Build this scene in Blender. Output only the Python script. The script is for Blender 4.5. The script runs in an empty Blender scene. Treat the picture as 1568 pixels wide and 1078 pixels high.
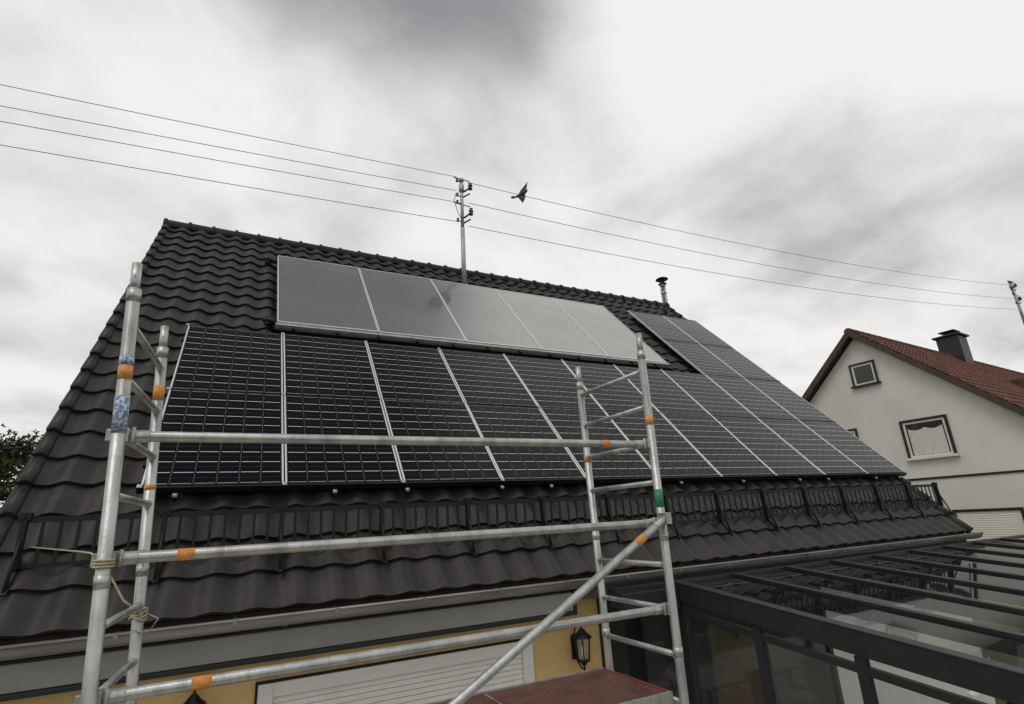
import bpy, math, random
import numpy as np
from mathutils import Vector, Matrix
random.seed(7); rng=np.random.default_rng(7)
V=Vector
sc=bpy.context.scene
# ------------------------------------------------------------------ helpers
class MB:
    def __init__(s): s.v=[];s.f=[];s.m=[];s.s=[];s.uv={}
    def face(s,idx,m=0,sm=False,uv=None):
        if uv: s.uv[len(s.f)]=uv
        s.f.append(idx);s.m.append(m);s.s.append(sm)
    def quad(s,a,b,c,d,m=0,uv=None):
        n=len(s.v);s.v+= [tuple(a),tuple(b),tuple(c),tuple(d)];s.face((n,n+1,n+2,n+3),m,False,uv)
    def box(s,c,a,b,d,m=0):
        c,a,b,d=V(c),V(a),V(b),V(d);n=len(s.v)
        for i in (-1,1):
            for j in (-1,1):
                for k in (-1,1): s.v.append(tuple(c+i*a+j*b+k*d))
        for q in ((0,1,3,2),(4,6,7,5),(0,4,5,1),(2,3,7,6),(0,2,6,4),(1,5,7,3)): s.face(tuple(n+t for t in q),m)
    def bx(s,x0,x1,y0,y1,z0,z1,m=0):
        s.box(((x0+x1)/2,(y0+y1)/2,(z0+z1)/2),((x1-x0)/2,0,0),(0,(y1-y0)/2,0),(0,0,(z1-z0)/2),m)
    def ring(s,c,ax,r,n):
        ax=V(ax).normalized();t=V((0,0,1)) if abs(ax.z)<.9 else V((1,0,0))
        u=ax.cross(t).normalized();w=ax.cross(u);b=len(s.v)
        for i in range(n):
            a=2*math.pi*i/n;s.v.append(tuple(V(c)+r*(math.cos(a)*u+math.sin(a)*w)))
        return b
    def tube(s,p0,p1,r0,r1=None,m=0,n=14,caps=True):
        if r1 is None:r1=r0
        p0,p1=V(p0),V(p1);ax=p1-p0
        a=s.ring(p0,ax,r0,n);b=s.ring(p1,ax,r1,n)
        for i in range(n):
            j=(i+1)%n;s.face((a+i,a+j,b+j,b+i),m,True)
        if caps:
            s.face(tuple(a+i for i in range(n))[::-1],m);s.face(tuple(b+i for i in range(n)),m)
    def path(s,pts,r,m=0,n=8):
        pts=[V(p) for p in pts];rs=[]
        for i,p in enumerate(pts):
            ax=pts[min(i+1,len(pts)-1)]-pts[max(i-1,0)];rs.append(s.ring(p,ax,r if not hasattr(r,'__len__') else r[i],n))
        for a,b in zip(rs,rs[1:]):
            for i in range(n):
                j=(i+1)%n;s.face((a+i,a+j,b+j,b+i),m,True)
        s.face(tuple(rs[0]+i for i in range(n))[::-1],m);s.face(tuple(rs[-1]+i for i in range(n)),m)
    def lathe(s,c,prof,m=0,n=16):
        rs=[s.ring(V(c)+V((0,0,z)),(0,0,1),max(r,1e-4),n) for r,z in prof]
        for a,b in zip(rs,rs[1:]):
            for i in range(n):
                j=(i+1)%n;s.face((a+i,a+j,b+j,b+i),m,True)
    def obj(s,name,mats,parent=None,bevel=0):
        me=bpy.data.meshes.new(name);me.from_pydata(s.v,[],s.f);me.update()
        for mt in mats: me.materials.append(mt)
        me.polygons.foreach_set('material_index',s.m);me.polygons.foreach_set('use_smooth',s.s)
        if s.uv:
            l=me.uv_layers.new(name='UVMap')
            for fi,uv in s.uv.items():
                p=me.polygons[fi]
                for k,li in enumerate(p.loop_indices): l.data[li].uv=uv[k]
        o=bpy.data.objects.new(name,me);bpy.context.collection.objects.link(o)
        if parent: o.parent=parent
        if bevel:
            b=o.modifiers.new('b','BEVEL');b.width=bevel;b.segments=2;b.limit_method='ANGLE'
        return o
def empty(name,loc=(0,0,0),rz=0):
    e=bpy.data.objects.new(name,None);e.location=loc;e.rotation_euler=(0,0,rz);bpy.context.collection.objects.link(e);e.empty_display_size=.2;return e
# ------------------------------------------------------------------ materials
def mat(name,col,rough=.5,metal=0,spec=.5,noise=0,nscale=5,bump=0,bscale=40,coat=0,stretch=None,col2=None,nlo=.35,nhi=.65,rv=.12):
    m=bpy.data.materials.new(name);m.use_nodes=True;nt=m.node_tree;N=nt.nodes;L=nt.links
    b=N['Principled BSDF'];b.inputs['Base Color'].default_value=(*col,1);b.inputs['Roughness'].default_value=rough
    b.inputs['Metallic'].default_value=metal;b.inputs['Specular IOR Level'].default_value=spec;b.inputs['Coat Weight'].default_value=coat
    tc=N.new('ShaderNodeTexCoord');mp=N.new('ShaderNodeMapping');L.new(tc.outputs['Object'],mp.inputs[0])
    if stretch: mp.inputs['Scale'].default_value=stretch
    if noise or col2:
        n=N.new('ShaderNodeTexNoise');n.inputs['Scale'].default_value=nscale;n.inputs['Detail'].default_value=6;n.inputs['Roughness'].default_value=.65
        L.new(mp.outputs[0],n.inputs[0])
        r=N.new('ShaderNodeValToRGB');r.color_ramp.elements[0].position=nlo;r.color_ramp.elements[1].position=nhi
        c2=col2 or tuple(min(1,c*(1+noise)) for c in col);c1=col if col2 else tuple(c*(1-noise) for c in col)
        r.color_ramp.elements[0].color=(*c1,1);r.color_ramp.elements[1].color=(*c2,1)
        L.new(n.outputs[0],r.inputs[0]);L.new(r.outputs[0],b.inputs['Base Color'])
        mr=N.new('ShaderNodeMapRange');mr.inputs[3].default_value=max(.03,rough-rv);mr.inputs[4].default_value=min(1,rough+rv)
        L.new(n.outputs[0],mr.inputs[0]);L.new(mr.outputs[0],b.inputs['Roughness'])
    if bump:
        n2=N.new('ShaderNodeTexNoise');n2.inputs['Scale'].default_value=bscale;n2.inputs['Detail'].default_value=5;L.new(mp.outputs[0],n2.inputs[0])
        bp=N.new('ShaderNodeBump');bp.inputs['Strength'].default_value=bump;bp.inputs['Distance'].default_value=.01
        L.new(n2.outputs[0],bp.inputs['Height']);L.new(bp.outputs[0],b.inputs['Normal'])
    return m
M_tile=mat('anthracite_tile',(.017,.015,.0145),.48,0,.32,col2=(.040,.035,.033),nscale=3.5,bump=.3,bscale=60,nlo=.3,nhi=.7)
M_ridge=mat('ridge_tile',(.018,.0165,.017),.5,0,.3,noise=.3,nscale=6)
M_alu=mat('scaffold_aluminium',(.29,.29,.285),.42,.75,col2=(.53,.53,.51),nscale=11,bump=.2,bscale=120,stretch=(1,1,.4),nlo=.3,nhi=.6)
M_alu2=mat('aluminium_frame',(.72,.72,.71),.35,.35)
M_zinc=mat('zinc_gutter_worn',(.15,.14,.13),.36,.5,col2=(.28,.275,.27),nscale=2.2,bump=.05,stretch=(.5,3,3))
M_black=mat('black_powdercoat',(.008,.008,.009),.5,0,.3,noise=.3,nscale=20)
M_anth=mat('anthracite_powdercoat',(.018,.020,.023),.42,0,.35,noise=.15,nscale=3)
M_yel=mat('yellow_render',(.64,.44,.19),.9,noise=.08,nscale=3,bump=.6,bscale=160)
M_white=mat('white_plastic',(.66,.65,.61),.45,noise=.05,nscale=4)
M_nwall=mat('white_render',(.58,.58,.55),.95,col2=(.67,.67,.635),nscale=.6,bump=.4,bscale=60)
M_red=mat('red_brown_tile',(.085,.038,.029),.8,0,.2,col2=(.17,.070,.052),nscale=2.2,bump=.3)
M_wood=mat('dark_wood',(.05,.035,.028),.7,noise=.3,nscale=8)
M_grey=mat('awning_grey',(.24,.235,.225),.5,noise=.1,nscale=2)
M_orange=mat('orange_label',(.62,.24,.04),.5,col2=(.72,.45,.20),nscale=70,nlo=.55,nhi=.6)
M_blue=mat('blue_label',(.10,.18,.38),.5,col2=(.55,.58,.62),nscale=70,nlo=.48,nhi=.55)
M_green=mat('green_tape',(.02,.22,.11),.5,noise=.2,nscale=20)
M_rope=mat('rope',(.42,.38,.24),.9,noise=.3,nscale=80)
M_board=mat('phenolic_board',(.075,.028,.020),.42,0,.35,col2=(.17,.075,.056),nscale=5,bump=.4,bscale=90,nlo=.3,nhi=.7)
M_pale=mat('dust_spots',(.45,.4,.37),.8)
M_galv=mat('galvanised',(.40,.41,.41),.5,.35,noise=.2,nscale=10)
M_brown=mat('insulator',(.035,.02,.018),.25)
M_steel=mat('stainless_flue',(.75,.74,.72),.22,1,noise=.1,nscale=6)
M_bird=mat('bird_feathers',(.025,.022,.022),.7,noise=.4,nscale=30)
M_bark=mat('bark',(.08,.05,.035),.9,noise=.3,nscale=15)
M_leaf=mat('pine_foliage',(.03,.05,.02),.8,col2=(.08,.11,.045),nscale=1.2)
M_grass=mat('grass',(.035,.06,.02),.95,col2=(.07,.10,.035),nscale=.8,bump=.5)
M_pave=mat('paving',(.45,.42,.38),.85,col2=(.60,.56,.50),nscale=2.5,bump=.3)
M_sof=mat('soffit_board',(.10,.085,.07),.8,noise=.2,nscale=5)
M_cush=mat('cushion_fabric',(.75,.73,.68),.95,noise=.1,nscale=8,bump=.3)
M_wire=mat('wire',(.05,.05,.05),.6)
M_curt=mat('curtain',(.55,.55,.53),.9,noise=.2,nscale=4,stretch=(1,14,1))
def glassmat(name,tint,refl_rough=.03,f0=.04):
    m=bpy.data.materials.new(name);m.use_nodes=True;nt=m.node_tree;N=nt.nodes;L=nt.links;N.clear()
    o=N.new('ShaderNodeOutputMaterial');mx=N.new('ShaderNodeMixShader');t=N.new('ShaderNodeBsdfTransparent');g=N.new('ShaderNodeBsdfGlossy')
    ge=N.new('ShaderNodeNewGeometry');vm=N.new('ShaderNodeVectorMath');vm.operation='DOT_PRODUCT';L.new(ge.outputs['Normal'],vm.inputs[0]);L.new(ge.outputs['Incoming'],vm.inputs[1])
    def mt(op,a,b=None):
        n=N.new('ShaderNodeMath');n.operation=op
        for i,x in enumerate((a,b)):
            if x is None: continue
            if isinstance(x,(int,float)): n.inputs[i].default_value=x
            else: L.new(x,n.inputs[i])
        return n.outputs[0]
    p=mt('POWER',mt('SUBTRACT',1.,mt('ABSOLUTE',vm.outputs['Value'])),5.);fr=mt('ADD',mt('MULTIPLY',p,1-f0),f0)
    t.inputs[0].default_value=(*tint,1);g.inputs['Roughness'].default_value=refl_rough
    L.new(fr,mx.inputs[0]);L.new(t.outputs[0],mx.inputs[1]);L.new(g.outputs[0],mx.inputs[2]);L.new(mx.outputs[0],o.inputs[0]);return m
M_glass=glassmat('clear_glass',(.88,.90,.89),.03,.08)
M_wglass=mat('window_glass',(.02,.022,.025),.05,0,.6)
def pvmat():
    m=bpy.data.materials.new('pv_cells');m.use_nodes=True;nt=m.node_tree;N=nt.nodes;L=nt.links;b=N['Principled BSDF']
    tc=N.new('ShaderNodeTexCoord');sp=N.new('ShaderNodeSeparateXYZ');L.new(tc.outputs['UV'],sp.inputs[0])
    def mth(op,a,bv=None):
        n=N.new('ShaderNodeMath');n.operation=op
        for i,x in enumerate((a,bv)):
            if x is None: continue
            if isinstance(x,(int,float)): n.inputs[i].default_value=x
            else: L.new(x,n.inputs[i])
        return n.outputs[0]
    def line(src,cnt,w):
        fx=mth('FRACT',mth('MULTIPLY',src,cnt));d=mth('ABSOLUTE',mth('SUBTRACT',fx,.5));return mth('GREATER_THAN',d,.5-w),d
    lx,dx=line(sp.outputs[0],6,.012);ly,dy=line(sp.outputs[1],10,.022);lh,dh=line(sp.outputs[1],20,.020)
    dash=mth('MULTIPLY',ly,mth('LESS_THAN',dx,.43))
    val=mth('MAXIMUM',mth('MULTIPLY',lx,.18),mth('MAXIMUM',dash,mth('MULTIPLY',lh,.07)))
    mix=N.new('ShaderNodeMix');mix.data_type='RGBA';L.new(val,mix.inputs[0]);mix.inputs[6].default_value=(.0025,.0025,.005,1);mix.inputs[7].default_value=(.68,.68,.69,1)
    L.new(mix.outputs[2],b.inputs['Base Color'])
    n=N.new('ShaderNodeTexNoise');n.inputs['Scale'].default_value=1.7;n.inputs['Detail'].default_value=6;L.new(tc.outputs['Object'],n.inputs[0])
    mr=N.new('ShaderNodeMapRange');mr.inputs[3].default_value=.05;mr.inputs[4].default_value=.14;L.new(n.outputs[0],mr.inputs[0]);L.new(mr.outputs[0],b.inputs['Roughness'])
    b.inputs['Specular IOR Level'].default_value=.13;b.inputs['Specular Tint'].default_value=(1,.84,.82,1)
    return m
M_pv=pvmat()
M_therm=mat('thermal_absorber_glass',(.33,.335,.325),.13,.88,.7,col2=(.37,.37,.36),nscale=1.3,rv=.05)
# ------------------------------------------------------------------ roof frame
A=math.radians(46.63);EX=V((1,0,0));EV=V((0,math.cos(A),math.sin(A)));EN=V((0,-math.sin(A),math.cos(A)))
def RP(u,v,o=0): return EX*u+EV*v+EN*o
def tiles(name,mats,org,eu,ev,en,U,Vl,tw,th,amp,lift,parent,m=0,ns=8,curve=.022):
    mb=MB();nc=int(round(U/tw));tw=U/nc;nr=int(round(Vl/th));th=Vl/nr
    for r in range(nr):
        v0=r*th;v1=(r+1)*th+.02
        nx=nc*ns+1
        base=len(mb.v)
        jit=[random.uniform(-.004,.004) for _ in range(nc+1)];jv=[random.uniform(-.004,.004) for _ in range(nc+1)]
        for i in range(nx):
            x=i/ns;ph=x%1;h=(.5+.5*math.cos(2*math.pi*(ph)))**1.25
            j=jit[min(int(x),nc)]
            pu=org+eu*(x*tw)
            lo=pu+ev*(v0-curve*h+jv[min(int(x),nc)])+en*(amp*h+lift+j);hi=pu+ev*v1+en*(amp*h-.004)
            lip=lo-en*(lift*.9+.004)+ev*.004
            mb.v+=[tuple(lo),tuple(hi),tuple(lo),tuple(lip)]
        for i in range(nx-1):
            a=base+4*i;b=a+4
            mb.face((a,b,b+1,a+1),m,True);mb.face((a+2,a+3,b+3,b+2),m,True)
    return mb.obj(name,mats,parent)
GZ=-3.7
house=empty('tiled_roof_house')
XL,XR=-.86,11.55;VB,VT=-1.22,7.42;BO=-.20
tiles('roof_tiles',[M_tile],RP(XL,VB,BO),EX,EV,EN,XR-XL,VT-VB,.30,.362,.060,.034,house)
mb=MB()
mb.box(RP((XL+XR)/2,(VB+VT)/2,BO-.06),EX*(XR-XL-.06)/2,EV*((VT-VB)/2-.01),EN*.04)
rY=RP(0,VT,BO).y;rZ=RP(0,VT,BO).z
mb.obj('roof_deck',[M_wood],house)
EVb2=V((0,-math.cos(A),math.sin(A)));ENb=V((0,math.sin(A),math.cos(A)))
yb=2*rY-RP(0,VB,BO).y
tiles('back_roof_tiles',[M_tile],V((XR,yb,RP(0,VB,BO).z)),-EX,EVb2,ENb,XR-XL,VT-VB,.30,.362,.05,.032,house,ns=4)
mb=MB()
fy=-.5;by=2*rY+.5;ez=-1.12
for x0,x1 in ((-.6,-.3),(11.0,11.3)):
    n=len(mb.v)
    prof=[(fy+.02,GZ),(by-.02,GZ),(by-.02,ez),(rY,rZ-.22),(fy+.02,ez)]
    for x in (x0,x1):
        for y,z in prof: mb.v.append((x,y,z))
    mb.face((n,n+1,n+2,n+3,n+4));mb.face((n+9,n+8,n+7,n+6,n+5))
    for i in range(5): j=(i+1)%5;mb.face((n+i,n+5+i,n+5+j,n+j))
mb.bx(-.6,11.3,fy,fy+.3,GZ,ez);mb.bx(-.6,11.3,by-.3,by,GZ,ez)
mb.obj('rendered_walls',[M_yel],house)
mb=MB();nr=24;th=(VT-VB)/nr
for sx,x in ((-1,XL),(1,XR)):
    for r in range(nr):
        v0=VB+r*th-.02;v1=v0+th+.03
        c0=RP(x+sx*.012,(v0+v1)/2,BO+.012)
        tilt=(EV*((v1-v0)/2)-EN*.016)
        mb.box(c0,EX*.012,tilt,EN*.068)
        mb.tube(RP(x-sx*.03,v0,BO+.05),RP(x-sx*.03,v1,BO+.022),.058,.046,n=12)
mb.obj('verge_tiles',[M_tile],house)
mb=MB();L0=.40;x=XL-.03;zc=rZ
while x<XR-.02:
    x1=min(x+L0+.03,XR+.04);n=14
    for (xa,ra),(xb,rb) in (((x,.145),(x+.045,.145)),((x+.045,.125),(x1,.115))):
        b=len(mb.v)
        for xx,r in ((xa,ra),(xb,rb)):
            for i in range(n+1):
                a=math.radians(-25+230*i/n);mb.v.append((xx,rY+r*math.cos(a)*1.05,zc+r*math.sin(a)-.01))
        for i in range(n): mb.face((b+i,b+i+1,b+n+2+i,b+n+1+i),0,True)
    b=len(mb.v)
    for r in (.146,.11):
        for i in range(n+1):
            a=math.radians(-25+230*i/n);mb.v.append((x,rY+r*math.cos(a)*1.05,zc+r*math.sin(a)-.01))
    for i in range(n): mb.face((b+i,b+i+1,b+n+2+i,b+n+1+i))
    x+=L0
for xx in (XL-.03,XR+.03): mb.tube((xx-.008,rY,zc-.01),(xx+.008,rY,zc-.01),.13,n=20)
mb.obj('ridge_caps',[M_ridge],house)
GY,GZc,GR=-.755,-1.050,.080
mb=MB();n=14;gx0,gx1=XL-.05,XR+.12
def half(r,x0,x1):
    b=len(mb.v)
    for x in (x0,x1):
        for i in range(n+1):
            a=math.pi+math.pi*i/n;mb.v.append((x,GY+r*math.cos(a),GZc+r*math.sin(a)))
    for i in range(n): mb.face((b+i,b+i+1,b+n+2+i,b+n+1+i),0,True)
half(GR,gx0,gx1);half(GR-.004,gx0,gx1)
mb.tube((gx0,GY-GR-.004,GZc+.004),(gx1,GY-GR-.004,GZc+.004),.011,n=10)
for x in (gx0,gx1):
    b=len(mb.v);mb.v.append((x,GY,GZc))
    for i in range(n+1):
        a=math.pi+math.pi*i/n;mb.v.append((x,GY+GR*math.cos(a),GZc+GR*math.sin(a)))
    for i in range(n): mb.face((b,b+1+i,b+2+i))
xj=1.15
while xj<gx1:
    half(GR+.005,xj,xj+.035);xj+=2.05
xj=.1
while xj<gx1:
    mb.box((xj,GY,GZc+.006),(.014,0,0),(0,GR+.015,0),(0,0,.003));mb.box((xj,GY-GR-.018,GZc-.004),(.014,0,0),(0,.003,0),(0,0,.016));xj+=.72
mb.obj('rain_gutter',[M_zinc],house)
mb=MB();mb.bx(XL+.1,XR-.05,-.66,-.64,-1.25,-1.06);mb.bx(XL+.1,XR-.05,-.64,fy-.003,-1.14,-1.12);mb.obj('fascia_board',[M_sof],house)
mb=MB();mb.bx(-.72,3.84,-.69,-.503,-1.335,-1.165,0);mb.bx(-.74,3.86,-.70,-.505,-1.375,-1.338,1);mb.bx(-.76,-.72,-.70,-.503,-1.375,-1.14,1);mb.bx(3.842,3.88,-.70,-.503,-1.375,-1.14,1)
mb.bx(-.72,3.84,-.685,-.503,-1.162,-1.145,1)
mb.obj('awning_cassette',[M_grey,M_anth],house,bevel=.008)
mb=MB();wx0,wx1,wz0,wz1=1.04,3.43,-3.0,-1.56;yf=fy-.001
mb.bx(wx0-.012,wx0+.10,yf-.035,yf,wz0,wz1,0);mb.bx(wx1-.10,wx1+.012,yf-.035,yf,wz0,wz1,0);mb.bx(wx0+.101,wx1-.101,yf-.035,yf,wz1-.10,wz1,0)
mb.bx(wx0-.03,wx1+.03,yf-.02,yf,wz1+.001,wz1+.02,1);mb.bx(wx0-.03,wx0-.013,yf-.02,yf,wz0,wz1,1)
z=wz1-.101
while z>wz0:
    mb.box(((wx0+wx1)/2,yf-.012,z-.022),((wx1-wx0)/2-.102,0,0),(0,.004,.002),(0,.004,.0195),0);z-=.043
mb.obj('roller_shutter_window',[M_white,M_black],house,bevel=.003)
mb=MB()
mb.bx(4.25,11.2,yf-.05,yf,-1.5,-1.14,0)
for i in range(3):
    x0=4.25+i*1.16;mb.bx(x0,x0+.07,yf-.049,yf,GZ,-1.5,0);mb.bx(x0+.07,x0+1.16,yf-.02,yf-.01,GZ+.1,-1.5,1)
mb.bx(7.73,7.80,yf-.049,yf,GZ,-1.5,0)
mb.obj('terrace_sliding_doors',[M_anth,M_wglass],house)
mb=MB();mb.bx(7.801,11.29,yf-.02,yf,GZ,-1.501,0);mb.obj('added_pale_panel',[M_nwall],house)  # added pale panel, makes bright patches show through the pergola glass
mb=MB()
for u,v in ((.93,6.02),(.97,3.52)):
    mb.tube(RP(u,v,BO+.03),RP(u,v,BO+.16),.06,.05);mb.path([RP(u-.06,v+.05,BO+.14),RP(u,v,BO+.17),RP(u+.1,v-.03,BO+.15),RP(u+.2,v-.03,BO+.13)],.045,n=10)
mb.tube(RP(11.0,6.7,BO+.03),RP(11.0,6.7,BO+.03)+V((0,0,.22)),.05,n=10)
mb.obj('pipe_penetrations',[M_black],house)
# ------------------------------------------------------------------ PV panels
CW,RH=1.154,1.53526
PW,PH=CW-.014,RH-.014
def panel_mesh():
    mb=MB();fw=.020;t=.035
    mb.quad((fw,fw,-.003),(PW-fw,fw,-.003),(PW-fw,PH-fw,-.003),(fw,PH-fw,-.003),0,[(0,0),(1,0),(1,1),(0,1)])
    mb.bx(0,fw-.004,0,PH,-t,0,1);mb.bx(PW-fw+.004,PW,0,PH,-t,0,1)
    mb.bx(fw-.004,PW-fw+.004,0,.012,-t,-.0005,2);mb.bx(fw-.004,PW-fw+.004,PH-.012,PH,-t,-.0005,2)
    mb.bx(fw-.003,fw,.012,PH-.012,-.01,-.0025,2);mb.bx(PW-fw,PW-fw+.003,.012,PH-.012,-.01,-.0025,2)
    mb.quad((.01,.01,-.02),(.01,PH-.01,-.02),(PW-.01,PH-.01,-.02),(PW-.01,.01,-.02),2)
    return mb
pm=None
rotM=Matrix(((1,0,0),(0,EV.y,EN.y),(0,EV.z,EN.z)))
cells=[(c,r) for r in (0,1) for c in range(10)]+[(c,r) for r in (2,3) for c in (8,9)]
for c,r in cells:
    if pm is None:
        o=panel_mesh().obj('solar_panel',[M_pv,M_alu2,M_black]);pm=o.data
    else:
        o=bpy.data.objects.new('solar_panel',pm);bpy.context.collection.objects.link(o)
    tw=Matrix.Rotation(random.uniform(-.003,.003),4,'X')@Matrix.Rotation(random.uniform(-.003,.003),4,'Y')
    o.matrix_world=Matrix.Translation(RP(c*CW+.007,r*RH+.007,random.uniform(-.002,.002)))@rotM.to_4x4()@tw
mr=empty('panel_mounting_rails');mb=MB()
for r in range(4):
    for fr in (.22,.78):
        x0=-.03 if r<2 else 8*CW
        mb.box(RP((x0+10*CW)/2,(r+fr)*RH,-.058),EX*(10*CW-x0)/2,EV*.02,EN*.02)
mb.box(RP(5*CW,.0-.012,-.035),EX*(5*CW+.02),EV*.008,EN*.034)
for x in (.27,1.62,2.35,3.45,4.1,5.6,6.15,7.35,8.6,9.3,10.6,11.3):
    mb.box(RP(x,-.045,-.075),EX*.03,EV*.03,EN*.022);mb.tube(RP(x-.018,-.06,-.06),RP(x+.018,-.06,-.06),.02,m=1)
    mb.box(RP(x,-.0,-.10),EX*.016,EV*.09,EN*.006)
for x in range(11):
    for r in range(0,3):
        mb.box(RP(x*CW,r*RH,.002),EX*.02,EV*.02,EN*.004,1)
mb.obj('rails_and_clamps',[M_black,M_galv],mr)
# ------------------------------------------------------------------ thermal collectors
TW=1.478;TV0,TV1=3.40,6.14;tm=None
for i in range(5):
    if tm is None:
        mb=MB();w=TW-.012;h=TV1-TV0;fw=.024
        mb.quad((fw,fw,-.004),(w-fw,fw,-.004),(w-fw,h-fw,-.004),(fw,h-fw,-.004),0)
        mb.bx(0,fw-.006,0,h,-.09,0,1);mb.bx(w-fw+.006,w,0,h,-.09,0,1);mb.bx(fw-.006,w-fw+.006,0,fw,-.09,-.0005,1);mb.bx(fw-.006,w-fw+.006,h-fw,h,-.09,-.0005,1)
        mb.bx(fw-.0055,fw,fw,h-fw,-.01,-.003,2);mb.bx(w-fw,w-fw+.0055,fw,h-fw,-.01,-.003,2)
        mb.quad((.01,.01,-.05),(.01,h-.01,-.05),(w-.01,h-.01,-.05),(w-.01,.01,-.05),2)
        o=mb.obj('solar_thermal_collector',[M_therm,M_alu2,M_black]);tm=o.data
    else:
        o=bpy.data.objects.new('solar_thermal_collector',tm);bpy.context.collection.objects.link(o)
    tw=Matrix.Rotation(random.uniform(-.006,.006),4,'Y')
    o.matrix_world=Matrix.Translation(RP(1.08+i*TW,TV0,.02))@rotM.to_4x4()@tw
mb=MB()
mb.box(RP(1.08+2.5*TW,TV0-.04,-.03),EX*(2.5*TW+.02),EV*.03,EN*.035,0);mb.box(RP(1.08+2.5*TW,TV0-.13,-.06),EX*(2.5*TW+.02),EV*.025,EN*.025,1)
for i in range(12): mb.box(RP(1.3+i*.62,TV0-.09,-.02),EX*.02,EV*.05,EN*.012,1)
mb.obj('collector_support_rail',[M_galv,M_black],house)
# ------------------------------------------------------------------ snow guard
sg=empty('snow_guard');mb=MB()
ps=[-.62+.872*i for i in range(15)]
b0=(-.70,-.12);t0=(-.44,.105)
def SG(x,t): return RP(x,b0[0]+(t0[0]-b0[0])*t,b0[1]+(t0[1]-b0[1])*t)
dirS=(SG(0,1)-SG(0,0)).normalized();nS=EX.cross(dirS);hS=(SG(0,1)-SG(0,0)).length/2
for i,x in enumerate(ps):
    mb.box(SG(x,.5),EX*.018,dirS*(hS+.01),nS*.030);mb.box(SG(x,1.04),EX*.036,dirS*.026,nS*.03)
    mb.box(RP(x,-.76,-.125),EX*.018,EV*.16,EN*.008)
    mb.tube(RP(x,-.90,-.125),SG(x,.75),.012,n=8)
    if i==len(ps)-1: break
    x1=ps[i+1]
    for t,hh in ((.97,.021),(.04,.015)): mb.box(SG((x+x1)/2,t),EX*(x1-x)/2,dirS*hh,nS*.008)
    nb=8
    for k in range(1,nb):
        xx=x+(x1-x)*k/nb;mb.box(SG(xx,.5),EX*.0105,dirS*(hS-.01),nS*.006)
mb.obj('snow_guard_grille',[M_black],sg)
# ------------------------------------------------------------------ scaffold
sf=empty('scaffold_tower')
YF,YB=-2.891,-2.136
z0=.485
def FL(z): return V((.23-(z-.75)*.045,YF,z))
def FR(z): return V((3.18+(z-.75)*.008,YF,z))
def BL(z): return V((.28-(z-.7)*.045,YB,z))
def BR(z): return V((3.16-(z-.7)*.015,YB,z))
mb=MB()
for fn,zt in ((FL,.78),(FR,.76),(BL,.74),(BR,.72)):
    mb.tube(fn(GZ+.12),fn(zt-.16),.0265,n=20);mb.tube(fn(zt-.16),fn(zt),.0205,n=18);mb.tube(fn(zt-.19),fn(zt-.13),.0285,n=18)
    mb.tube(fn(zt-.07)+V((0,-.03,0)),fn(zt-.07)+V((0,.03,0)),.005,n=8)
    mb.tube(fn(GZ+.0),fn(GZ+.12),.018,n=12);mb.tube(fn(GZ+.0),fn(GZ+.012),.07,n=16)
    for zj in (-1.27,-.62):
        mb.tube(fn(zj),fn(zj+.05),.029,n=18)
mb.obj('uprights',[M_alu],sf)
mb=MB()
for k in range(0,17):
    z=z0-.25*k
    if z<GZ+.15: break
    for a,b in ((FL,BL),(FR,BR)):
        mb.tube(a(z),b(z),.0165,n=12)
        for p,q in ((a(z),b(z)),(b(z),a(z))):
            d=(q-p).normalized();mb.tube(p+d*.02,p+d*.036,.022,n=12)
mb.obj('rungs',[M_alu],sf)
def clampend(mb,p,d):
    mb.tube(p+d*.035,p+d*.11,.027,n=14);mb.box(p+d*.01+V((0,-.012,0)),(.026,0,0),(0,.034,0),(0,0,.03));mb.box(p-d*.035+V((0,-.02,.0)),(.012,0,0),(0,.012,0),(0,0,.026))
    mb.tube(p+d*.05+V((0,-.03,-.03)),p+d*.05+V((0,-.03,.035)),.008,n=8)
mb=MB()
for k in (2,4,6):
    z=z0-.25*k;a=FL(z)+V((0,.045,0));b=FR(z)+V((0,.045,0));d=(b-a).normalized()
    mb.tube(a+d*.05,b-d*.05,.0235,n=18);clampend(mb,a,d);clampend(mb,b,-d)
mb.obj('guard_rails',[M_alu],sf,bevel=.003)
mb=MB()
p0=FR(-.50)+V((-.03,-.045,0));p1=FL(-1.99)+V((.03,-.045,0));d=(p1-p0).normalized()
mb.tube(p0,p1,.0235,n=18);mb.tube(p0-d*.05,p0+d*.08,.028,n=14);mb.box(p0-d*.02,(.02,0,0),(0,.04,0),(0,0,.035));mb.box(p1,(.02,0,0),(0,.04,0),(0,0,.035))
mb.obj('diagonal_brace',[M_alu],sf,bevel=.003)
mb=MB();zp=z0-1.94
mb.bx(.42,1.74,YF+.05,YB-.05,zp-.03,zp,0);mb.bx(1.75,3.09,YF+.05,YB-.05,zp-.03,zp,0)
mb.bx(.40,3.11,YF+.030,YF+.049,zp-.09,zp+.004,1);mb.bx(.40,3.11,YB-.049,YB-.030,zp-.09,zp+.004,1);mb.bx(3.091,3.112,YF+.05,YB-.05,zp-.09,zp+.004,2)
for i in range(70):
    x=random.uniform(1.6,3.05);y=random.uniform(YF+.08,YB-.08);r=random.uniform(.002,.011)
    mb.tube((x,y,zp+.0006),(x+.001,y,zp+.0015),r,r*.8,3,n=7)
mb.box((2.2,(YF+YB)/2,zp+.004),(.006,0,0),(0,.3,0),(0,0,.003),1)
mb.obj('platform_deck',[M_board,M_alu,mat('red_end_cap',(.20,.03,.025),.45),M_pale],sf)
mb=MB()
def band(fn,za,zb,m,r=.0278): mb.tube(fn(za),fn(zb),r,m=m,n=18)
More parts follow.
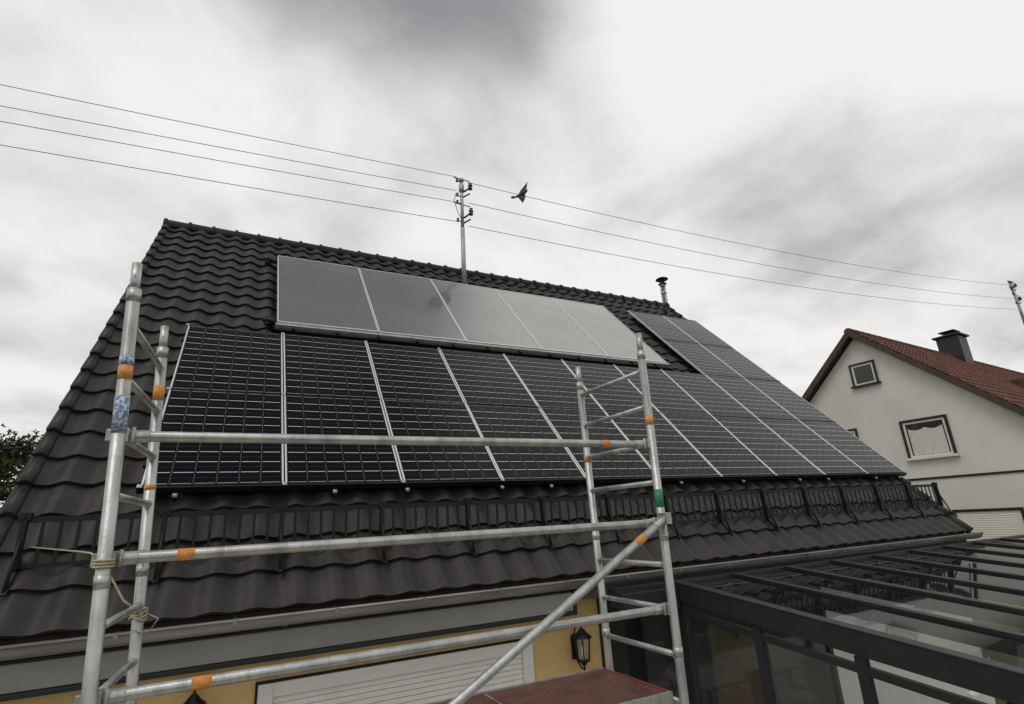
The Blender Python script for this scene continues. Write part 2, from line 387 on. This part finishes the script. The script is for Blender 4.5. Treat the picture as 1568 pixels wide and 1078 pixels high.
band(FL,.29,.33,1);band(FL,.225,.285,0);band(FL,-.01,.15,1) ; band(BL,.30,.38,0);band(FR,-.42,-.31,2);band(FR,.11,.17,0);band(BL,-.19,-.165,0)
band(BR,-.05,0,0)
def rband(k,f0,f1,m):
    z=z0-.25*k;a=FL(z)+V((0,.045,0));b=FR(z)+V((0,.045,0));mb.tube(a.lerp(b,f0),a.lerp(b,f1),.0245,m=m,n=18)
rband(2,.87,.89,0);rband(4,.085,.107,0);rband(6,.115,.14,0)
q0=p0.lerp(p1,.06);q1=p0.lerp(p1,.085);mb.tube(q0,q1,.0245,m=0,n=18)
mb.obj('labels_and_tape',[M_orange,M_blue,M_green],sf)
mb=MB()
c=BL(-.80)
for k in range(4):
    pts=[c+V((math.cos(t)*.036,math.sin(t)*.036,-.02+k*.012+.01*math.sin(2*t+k))) for t in np.linspace(0,2*math.pi,16)];mb.path(pts,.005,n=6)
mb.path([c+V((0.02,-.03,0)),c+V((-.07,-.02,.07)),c+V((-.16,.0,.22)),c+V((-.20,.02,.3))],.005,n=6)
mb.path([c+V((.03,0,0)),c+V((.09,-.02,-.03)),c+V((.05,-.03,-.10)),c+V((-.02,-.03,-.06))],.004,n=6)
a=FL(-.52)
mb.path([a+V((-.02,.03,0)),a+V((-.10,.3,.03)),a+V((-.30,1.2,.03)),RP(-.55,-.60,-.02)],.0045,n=6)
for k in range(3):
    pts=[a+V((math.cos(t)*.033,math.sin(t)*.033,-.02+k*.012)) for t in np.linspace(0,2*math.pi,14)];mb.path(pts,.0045,n=6)
mb.obj('tie_rope',[M_rope],sf)
# ------------------------------------------------------------------ lanterns
def lantern(x,zt):
    e=empty('wall_lantern',(x,-.66,zt));mb=MB()
    mb.lathe((0,0,0),[(.0,0),(.008,-.005),(.014,-.02),(.006,-.035),(.02,-.045),(.03,-.055),(.055,-.085),(.095,-.115),(.10,-.125),(.08,-.128),(.0,-.128)],0,n=6)
    mb.lathe((0,0,0),[(.0,-.34),(.035,-.345),(.06,-.33),(.062,-.32),(0,-.32)],0,n=6);mb.lathe((0,0,0),[(.035,-.345),(.02,-.365),(.008,-.38),(.016,-.395),(.008,-.41),(0,-.415)],0,n=10)
    for i in range(6):
        a=2*math.pi*i/6;mb.tube((.082*math.cos(a),.082*math.sin(a),-.125),(.06*math.cos(a),.06*math.sin(a),-.33),.006,n=6)
        b=2*math.pi*(i+1)/6
        mb.quad((.080*math.cos(a),.080*math.sin(a),-.128),(.080*math.cos(b),.080*math.sin(b),-.128),(.058*math.cos(b),.058*math.sin(b),-.32),(.058*math.cos(a),.058*math.sin(a),-.32),1)
    mb.tube((0,0,-.32),(0,0,-.2),.018,m=2,n=10)
    mb.path([(0,.155,-.30),(0,.10,-.36),(0,.05,-.40),(0,.0,-.40)],.008);mb.path([(0,.155,-.16),(-.0,.12,-.06),(0,.07,-.02),(0,.03,-.03)],.008)
    mb.box((0,.152,-.23),(.035,0,0),(0,.007,0),(0,0,.11))
    o=mb.obj('lantern_body',[M_black,M_glass,M_white],e);return e
lantern(3.93,-1.465);lantern(.60,-1.475)
# ------------------------------------------------------------------ masts, wires
def mast(x,y,zb,zt,s=1):
    e=empty('utility_mast',(x,y,0));mb=MB()
    mb.tube((0,0,zb),(0,0,zb+(zt-zb)*.55),.055*s,.05*s,0);mb.tube((0,0,zb+(zt-zb)*.55),(0,0,zt),.042*s,.038*s,0)
    mb.lathe((0,0,zt),[(.06*s,-.01),(.07*s,.02),(.045*s,.06),(0,.075)],0)
    mb.lathe((0,0,zb+.08),[(.16,-.06),(.10,.04),(.06,.12)],1)
    mb.tube((0,0,zt-.3),(0,0,zt-.12),.065*s,m=0)
    for dz in (-.12,-.82):
        mb.path([(0,-.02,zt+dz-.22),(.10*s,-.02,zt+dz-.14),(.22*s,-.02,zt+dz-.02)],.024*s,1)
        mb.path([(0,-.02,zt+dz-.36),(.10*s,-.02,zt+dz-.28),(.2*s,-.02,zt+dz-.2)],.02*s,1)
        mb.lathe((.22*s,-.02,zt+dz),[(0,-.09),(.045*s,-.08),(.05*s,-.04),(.032*s,-.02),(.055*s,0),(.055*s,.04),(.03*s,.06),(.045*s,.09),(0,.11)],1)
        mb.tube((-.20*s,-.02,zt+dz+.16),(.2*s,-.02,zt+dz+.14),.012*s,m=1)
    for dz in (-.02,-.42,-.62,-1.1):
        mb.lathe((-.12*s,-.02,zt+dz),[(0,-.05),(.035*s,-.04),(.02*s,0),(.035*s,.03),(0,.05)],1);mb.tube((0,-.02,zt+dz-.03),(-.12*s,-.02,zt+dz-.03),.012*s,m=1)
    mb.path([(-.16,-.02,zt-.4),(-.2,-.02,zt-.62),(-.1,-.02,zt-.95),(0,-.03,zt-1.1)],.008,1,n=6)
    mb.obj('mast_body',[M_galv,M_brown],e)
MY=4.65
mast(4.98,MY,4.55,7.42);mast(33.6,MY,3.9,9.3,1.5)
def wire(a,b,sag,r=.008):
    a,b=V(a),V(b);pts=[a.lerp(b,t)-V((0,0,sag*4*t*(1-t))) for t in np.linspace(0,1,40)]
    mb=MB();mb.path(pts,r,n=6);return mb.obj('power_line',[M_wire])
for zl,zm in ((7.08,7.50),(6.66,7.12),(6.36,6.80),(5.91,6.28)):
    s=(zm-zl)/8.35;Lx=30;wire((4.86-Lx,MY,zm-s*Lx+.6),(4.86,MY,zm),.2,.006)
for zm,zr in ((7.42,9.12),(6.85,8.40),(6.22,7.85)):
    wire((5.15,MY,zm),(33.3,MY,zr),.40,.0065)
fe=empty('chimney_flue',(11.93,5.62,0));mb=MB();mb.tube((0,0,GZ),(0,0,6.22),.085,m=0,n=20)
for z in (5.3,5.9,6.15): mb.tube((0,0,z),(0,0,z+.03),.092,m=0,n=20)
for a in (0,2.1,4.2): mb.tube((.07*math.cos(a),.07*math.sin(a),6.2),(.09*math.cos(a),.09*math.sin(a),6.36),.008,m=1,n=6)
mb.lathe((0,0,6.36),[(.0,.0),(.19,.0),(.19,.012),(.10,.06),(0,.09)],1,n=20);mb.lathe((0,0,6.2),[(.12,.0),(.125,.02),(.09,.05)],1,n=20)
mb.box((-.3,0,4.9),(.3,0,0),(0,.02,0),(0,0,.02),1)
mb.obj('flue_pipe',[M_steel,M_black],fe)
# ------------------------------------------------------------------ bird
be=empty('bird',(5.87,3.38,6.47));be.scale=(1.25,1.25,1.25)
r=V((.893,-.447,-.053));dn=V((.088,.291,-.953));fw=V((.441,.846,.299))
def B(a,b,c=0): return r*a-dn*b+fw*c
mb=MB()
ptsb=[B(.13,.09),B(.115,.075),B(.09,.055),B(.05,.02),B(0,-.015),B(-.05,-.03),B(-.09,-.04)]
mb.path(ptsb,[.003,.018,.024,.040,.040,.026,.012],n=10)
def wing(pts):
    n=len(mb.v)
    for p in pts: mb.v.append(tuple(p))
    k=len(pts)//2
    for i in range(k-1): mb.face((n+i,n+i+1,n+2*k-2-i,n+2*k-1-i))
wing([B(.08,.04),B(.11,.12,.05),B(.12,.20,.09),B(.13,.27,.11), B(.09,.22,.11),B(.04,.15,.09),B(.0,.09,.05),B(-.04,.0)])
wing([B(.07,.02),B(.09,-.05,-.06),B(.07,-.12,-.10),B(.04,-.18,-.12), B(.01,-.15,-.12),B(-.02,-.11,-.10),B(-.04,-.07,-.06),B(-.04,-.02)])
wing([B(-.07,-.02),B(-.12,-.03),B(-.16,-.02),B(-.17,-.07),B(-.12,-.07),B(-.07,-.05)])
mb.obj('bird_body',[M_bird],be)
# ------------------------------------------------------------------ pergola
pg=empty('patio_pergola');mb=MB()
sl=math.tan(math.radians(6.3))
def PZ(y): return -1.16+(y+.95)*sl
PX0=4.98;PX1=12.9;YE=-4.7;nb=10;st=(PX1-PX0)/(nb-1)
yy0,yy1=-.93,YE;ym=(yy0+yy1)/2;dv=V((0,1,sl)).normalized();hl=(yy0-yy1)/2*math.sqrt(1+sl*sl);nv=V((0,-sl,1)).normalized()
for i in range(nb):
    x=PX0+i*st;w=.05 if i in(0,nb-1) else .036;hh=.085 if i==0 else .07
    mb.box(V((x,ym,PZ(ym)))-nv*hh,EX*w,dv*hl,nv*hh,0);mb.box(V((x,ym,PZ(ym)))+nv*.008,EX*(w+.006),dv*hl,nv*.007,0)
mb.bx(4.2,PX1+.05,-.93,-.80,-1.33,-1.15,0)
mb.bx(4.2,PX0-.06,-1.02,-.94,-1.40,-1.20,0)
mb.bx(PX0-.05,PX1+.05,YE-.16,YE-.01,PZ(YE)-.22,PZ(YE)+.02,0)
for x in (PX0,(PX0+PX1)/2,PX1): mb.bx(x-.06,x+.06,YE-.14,YE-.02,GZ,PZ(YE)-.2,0)
mb.bx(PX0-.05,PX0+.05,-.92,-.81,GZ,-1.33,0)
for y in (-1.0,-1.9,-2.8,-3.7): mb.bx(PX0-.03,PX0+.03,y-.04,y+.04,GZ,PZ(y)-.18,0)
mb.box(V((PX0,ym,PZ(ym)-.27)),EX*.025,dv*hl,nv*.03,0);mb.box(V((PX0,ym,-2.75)),EX*.025,(0,(yy0-yy1)/2,0),(0,0,.04),0)
mb.bx(PX0+.08,PX1-.08,-2.35,-2.27,PZ(-2.3)-.20,PZ(-2.3)-.15,1)
mb.obj('pergola_frame',[M_anth,M_galv],pg,bevel=.004)
mb=MB()
for i in range(nb-1):
    xc=PX0+(i+.5)*st;hw_=st/2-.036;c_=V((xc,ym,PZ(ym)-.012))
    mb.quad(c_-EX*hw_-dv*hl,c_+EX*hw_-dv*hl,c_+EX*hw_+dv*hl,c_-EX*hw_+dv*hl)
mb.obj('roof_glass',[M_glass],pg)
mb=MB()
mb.quad((PX0,-.95,-1.45),(PX0,-4.6,-1.85),(PX0,-4.6,GZ),(PX0,-.95,GZ));mb.obj('side_glass',[M_glass],pg)
te=empty('garden_table');mb=MB();mb.bx(7.2,9.2,-3.2,-2.2,GZ+.70,GZ+.74,0)
for x in (7.3,9.1):
    for y in (-3.1,-2.3): mb.tube((x,y,GZ),(x,y,GZ+.70),.03,m=1)
mb.obj('table_top_and_legs',[M_white,M_galv],te,bevel=.005)
def chair(x,y,ry):
    e=empty('garden_chair',(x,y,GZ),ry);mb=MB();mb.box((0,0,.45),(.24,0,0),(0,.24,0),(0,0,.04));mb.box((0,.25,.75),(.24,0,0),(0,.035,.01),(0,-.06,.3))
    for a in (-.22,.22):
        for b in (-.22,.22): mb.tube((a,b,0),(a,b,.42),.015,m=1)
        mb.box((a*1.15,0,.65),(.02,0,0),(0,.25,0),(0,0,.015),1)
    mb.obj('seat_and_back',[M_cush,M_galv],e,bevel=.01)
chair(7.6,-1.8,0);chair(8.8,-1.8,0);chair(7.6,-3.6,math.pi);chair(8.8,-3.6,math.pi);chair(6.2,-2.6,1.4);chair(10.3,-2.4,-1.2);chair(11.4,-1.7,-.4)
# ------------------------------------------------------------------ neighbour house
nh=empty('neighbour_house',(19,4.52,0),math.radians(5));an=math.radians(43);HW=5.4;LN=20;AZ=5.05
mb=MB();wx=.22;hw=HW-.45;ze=AZ-.18-hw*math.tan(an)
prof=[(-hw,GZ),(hw,GZ),(hw,ze),(0,AZ-.18),(-hw,ze)]
n=len(mb.v)
for x in (wx,LN-.3):
    for y,z in prof: mb.v.append((x,y,z))
mb.face((n,n+4,n+3,n+2,n+1));mb.face((n+5,n+6,n+7,n+8,n+9))
for i in range(5): j=(i+1)%5;mb.face((n+i,n+j,n+5+j,n+5+i))
mb.obj('gable_walls',[M_nwall],nh)
sl_len=HW/math.cos(an)
ev=V((0,math.cos(an),math.sin(an)));en=V((0,-math.sin(an),math.cos(an)))
tiles('roof_tiles_near',[M_red],V((-.05,-HW,AZ-HW*math.tan(an)))+en*.03,EX,ev,en,LN,sl_len,.26,.36,.04,.03,nh,ns=6)
ev2=V((0,-math.cos(an),math.sin(an)));en2=V((0,math.sin(an),math.cos(an)))
tiles('roof_tiles_far',[M_red],V((LN,HW,AZ-HW*math.tan(an)))+en2*.03,-EX,ev2,en2,LN,sl_len,.26,.36,.04,.03,nh,ns=4)
mb=MB()
for s in (-1,1):
    e_=V((0,-s*math.cos(an),math.sin(an)));n_=V((0,s*math.sin(an),math.cos(an)))
    cen=V((LN/2,s*HW/2,AZ-HW/2*math.tan(an)))-n_*.04
    mb.box(cen,EX*(LN/2+.02),e_*sl_len/2,n_*.035,0)
    mb.box(V((-.07,s*HW/2,AZ-HW/2*math.tan(an)))-n_*.02,EX*.02,e_*(sl_len/2),n_*.085,1)
mb.obj('roof_deck_and_bargeboard',[M_wood,M_wood],nh)
mb=MB();x=-.06
while x<LN:
    mb.tube((x,0,AZ+.02),(x+.42,0,AZ+.03),.13,.115,n=14);x+=.4
mb.obj('ridge_tiles',[M_red],nh)
mb=MB()
def win(y0,y1,za,zb,kind):
    f=.07 if kind!='s' else .06
    x=wx
    mb.bx(x-.06,x,y0-f,y1+f,zb,zb+f,0);mb.bx(x-.06,x,y0-f,y0,za,zb,0);mb.bx(x-.06,x,y1,y1+f,za,zb,0);mb.bx(x-.13,x,y0-f-.05,y1+f+.05,za-f,za,3 if kind!='s' else 0)
    if kind=='sh':
        z=zb
        while z>za: mb.box((x-.02,(y0+y1)/2,z-.03),(.006,0,.002),(0,(y1-y0)/2,0),(.005,0,.027),1);z-=.06
    else:
        mb.bx(x-.03,x-.001,y0,y0+.06,za,zb,1);mb.bx(x-.03,x-.001,y1-.06,y1,za,zb,1);mb.bx(x-.03,x-.001,y0+.06,y1-.06,za,za+.06,1);mb.bx(x-.03,x-.001,y0+.06,y1-.06,zb-.06,zb,1)
        mb.bx(x-.008,x-.002,y0+.06,y1-.06,za+.06,zb-.06,2)
        if kind=='c':
            nn=40;b=len(mb.v)
            for k in range(nn+1):
                yy=y0+.1+(y1-y0-.2)*k/nn;xx=x-.014-.004*math.sin(k*1.7)
                mb.v+=[(xx,yy,za+.07),(xx,yy,zb-.20-.07*abs(math.sin(2*math.pi*k/nn)))]
            for k in range(nn): mb.face((b+2*k,b+2*k+2,b+2*k+3,b+2*k+1),4,True)
win(-.38,.30,3.24,3.93,'s');win(-1.88,-.76,.72,1.80,'c');win(-2.95,-1.5,-1.9,-.90,'sh');win(.66,.90,1.45,1.82,'s')
win(.9,2.1,-1.9,-.9,'sh')
mb.bx(wx-.03,wx,-hw,hw,.06,.12,0)
mb.obj('windows_and_band',[M_anth,M_white,M_wglass,M_nwall,M_curt],nh)
mb=MB();cx=8.7
mb.bx(cx-.45,cx+.45,-.4,.4,AZ-.6,AZ+.95,0);mb.bx(cx-.55,cx+.55,-.5,.5,AZ+.951,AZ+1.03,0);mb.tube((cx,0,AZ+1.03),(cx,0,AZ+1.2),.2,n=14);mb.bx(cx-.35,cx+.35,-.3,.3,AZ+1.2,AZ+1.24,0)
mb.bx(7.4,9.6,-2.6,-1.6,AZ-2.3,AZ-1.45,1)
mb.obj('chimney_and_dormer',[M_anth,M_red],nh,bevel=.02)
# ------------------------------------------------------------------ tree
def pine(x,y,top,rad,nl):
    e=empty('pine_tree',(x,y,GZ));mb=MB();H=top-GZ
    mb.path([(0,0,0),(.08,.03,H*.3),(-.05,.05,H*.65),(.03,0,H*.96)],[.22,.17,.10,.02],0,n=10)
    for i in range(90):
        z=H*random.uniform(.3,.97);a=random.uniform(0,6.28);L_=rad*(1-((z/H-.3)/.7)**2.2*.7)*random.uniform(.55,1.1)
        tip=V((math.cos(a)*L_,math.sin(a)*L_,z+L_*random.uniform(-.05,.22)));base=V((0,0,z-.1));mid=base.lerp(tip,.5)+V((0,0,-.06))
        mb.path([base,mid,tip],[.05,.03,.008],0,n=6)
        for k in range(nl):
            t=random.uniform(.35,1.08);p=base.lerp(tip,t)+V([random.gauss(0,.17*rad/2) for _ in range(3)])
            for q in range(5):
                d=V([random.gauss(0,1) for _ in range(3)]).normalized();s=random.uniform(.05,.12);w=d.cross(V([random.gauss(0,1) for _ in range(3)])).normalized()*.014
                b=len(mb.v);mb.v+=[tuple(p-w),tuple(p+w),tuple(p+d*s)];mb.face((b,b+1,b+2),1)
                w2=d.cross(w).normalized()*.03;b=len(mb.v);mb.v+=[tuple(p+d*s*.2-w2),tuple(p+d*s*.2+w2),tuple(p+d*s*1.1)];mb.face((b,b+1,b+2),1)
    mb.obj('trunk_and_crown',[M_bark,M_leaf],e)
pine(-5.3,15,2.75,2.0,44);pine(-9.5,19,3.0,2.6,30)
# ------------------------------------------------------------------ ground
mb=MB();mb.quad((-400,-400,GZ),(400,-400,GZ),(400,400,GZ),(-400,400,GZ));mb.obj('ground',[M_grass])
mb=MB();mb.quad((-3,-6,GZ+.004),(18.5,-6,GZ+.004),(18.5,-.5,GZ+.004),(-3,-.5,GZ+.004));mb.obj('terrace_paving',[M_pave])
# ------------------------------------------------------------------ world
w=bpy.data.worlds.new('World');sc.world=w;w.use_nodes=True;nt=w.node_tree;N=nt.nodes;L=nt.links;N.clear()
out=N.new('ShaderNodeOutputWorld');bg1=N.new('ShaderNodeBackground');bg2=N.new('ShaderNodeBackground');mx=N.new('ShaderNodeMixShader')
sk=N.new('ShaderNodeTexSky');sk.sky_type='NISHITA';sk.sun_disc=False;sk.sun_elevation=math.radians(57);sk.sun_rotation=math.radians(239)
L.new(sk.outputs[0],bg1.inputs[0]);bg1.inputs[1].default_value=.08
tc=N.new('ShaderNodeTexCoord');sp=N.new('ShaderNodeSeparateXYZ');L.new(tc.outputs['Generated'],sp.inputs[0])
def mth(op,a,b=None,c=None,clamp=False):
    n=N.new('ShaderNodeMath');n.operation=op;n.use_clamp=clamp
    for i,x in enumerate((a,b,c)):
        if x is None: continue
        if isinstance(x,(int,float)): n.inputs[i].default_value=x
        else: L.new(x,n.inputs[i])
    return n.outputs[0]
zz=mth('ADD',mth('MAXIMUM',sp.outputs[2],0),.25)
cb=N.new('ShaderNodeCombineXYZ');L.new(mth('DIVIDE',sp.outputs[0],zz),cb.inputs[0]);L.new(mth('DIVIDE',sp.outputs[1],zz),cb.inputs[1])
def noise(s,d,r,dist=0,off=0):
    mp=N.new('ShaderNodeMapping');mp.inputs['Location'].default_value=(off,off*.7,off*.3);L.new(cb.outputs[0],mp.inputs[0])
    n=N.new('ShaderNodeTexNoise');n.inputs['Scale'].default_value=s;n.inputs['Detail'].default_value=d;n.inputs['Roughness'].default_value=r;n.inputs['Distortion'].default_value=dist;L.new(mp.outputs[0],n.inputs[0]);return n.outputs[0]
def blob(d,lo,hi,amt):
    vm=N.new('ShaderNodeVectorMath');vm.operation='DOT_PRODUCT';L.new(tc.outputs['Generated'],vm.inputs[0]);vm.inputs[1].default_value=V(d).normalized()
    mr=N.new('ShaderNodeMapRange');mr.interpolation_type='SMOOTHSTEP';L.new(vm.outputs['Value'],mr.inputs[0]);mr.inputs[1].default_value=lo;mr.inputs[2].default_value=hi;mr.inputs[3].default_value=0;mr.inputs[4].default_value=amt
    return mr.outputs[0]
n1=noise(1.1,5,.5,.3,3.1);n2=noise(2.9,8,.52,.35,11.3);n3=noise(8.,6,.5,.2,2.2)
val=mth('ADD',.735,mth('MULTIPLY',mth('SUBTRACT',n1,.5),1.2))
val=mth('ADD',val,mth('MULTIPLY',mth('SUBTRACT',n2,.5),1.1))
val=mth('ADD',val,mth('MULTIPLY',mth('SUBTRACT',n3,.5),.26))
val=mth('SUBTRACT',val,blob((.333,.62,.72),.955,1.0,.26))
val=mth('SUBTRACT',val,blob((.05,.32,.95),.86,.99,.75))
val=mth('SUBTRACT',val,blob((.80,.402,.45),.965,1.0,.26))
val=mth('ADD',val,blob((.45,.76,.48),.93,1.0,.16))
val=mth('ADD',val,blob((.62,.24,.75),.90,.99,.50))
val=mth('ADD',val,blob((.75,.62,.2),.90,1.0,.12))
cr=N.new('ShaderNodeValToRGB');e=cr.color_ramp.elements;e[0].color=(.27,.27,.28,1);e[0].position=.25;e[1].color=(.90,.88,.86,1);e[1].position=1.0
e2=cr.color_ramp.elements.new(.62);e2.color=(.60,.60,.59,1);cr.color_ramp.interpolation='B_SPLINE'
L.new(val,cr.inputs[0]);L.new(cr.outputs[0],bg2.inputs[0]);bg2.inputs[1].default_value=1.10
mx.inputs[0].default_value=.95;L.new(bg1.outputs[0],mx.inputs[1]);L.new(bg2.outputs[0],mx.inputs[2]);L.new(mx.outputs[0],out.inputs[0])
sd=bpy.data.lights.new('sun','SUN');sd.energy=.8;sd.angle=math.radians(25);sd.color=(1,.96,.91);so=bpy.data.objects.new('sun',sd);bpy.context.collection.objects.link(so)
so.rotation_euler=V((-.55,-.33,1.0)).to_track_quat('Z','Y').to_euler()
# ------------------------------------------------------------------ camera
cd=bpy.data.cameras.new('camera');co=bpy.data.objects.new('camera',cd);bpy.context.collection.objects.link(co);sc.camera=co
cd.sensor_width=36;cd.lens=823.336/1568*36;cd.clip_end=2000;cd.clip_start=.05
M=Matrix(((.89306,-.08846,-.44116,.71788),(-.44676,-.29065,-.84612,-5.66806),(-.05338,.95273,-.29909,-.45315),(0,0,0,1)))
co.matrix_world=M
sc.view_settings.view_transform='Standard';sc.view_settings.look='None';sc.view_settings.exposure=0
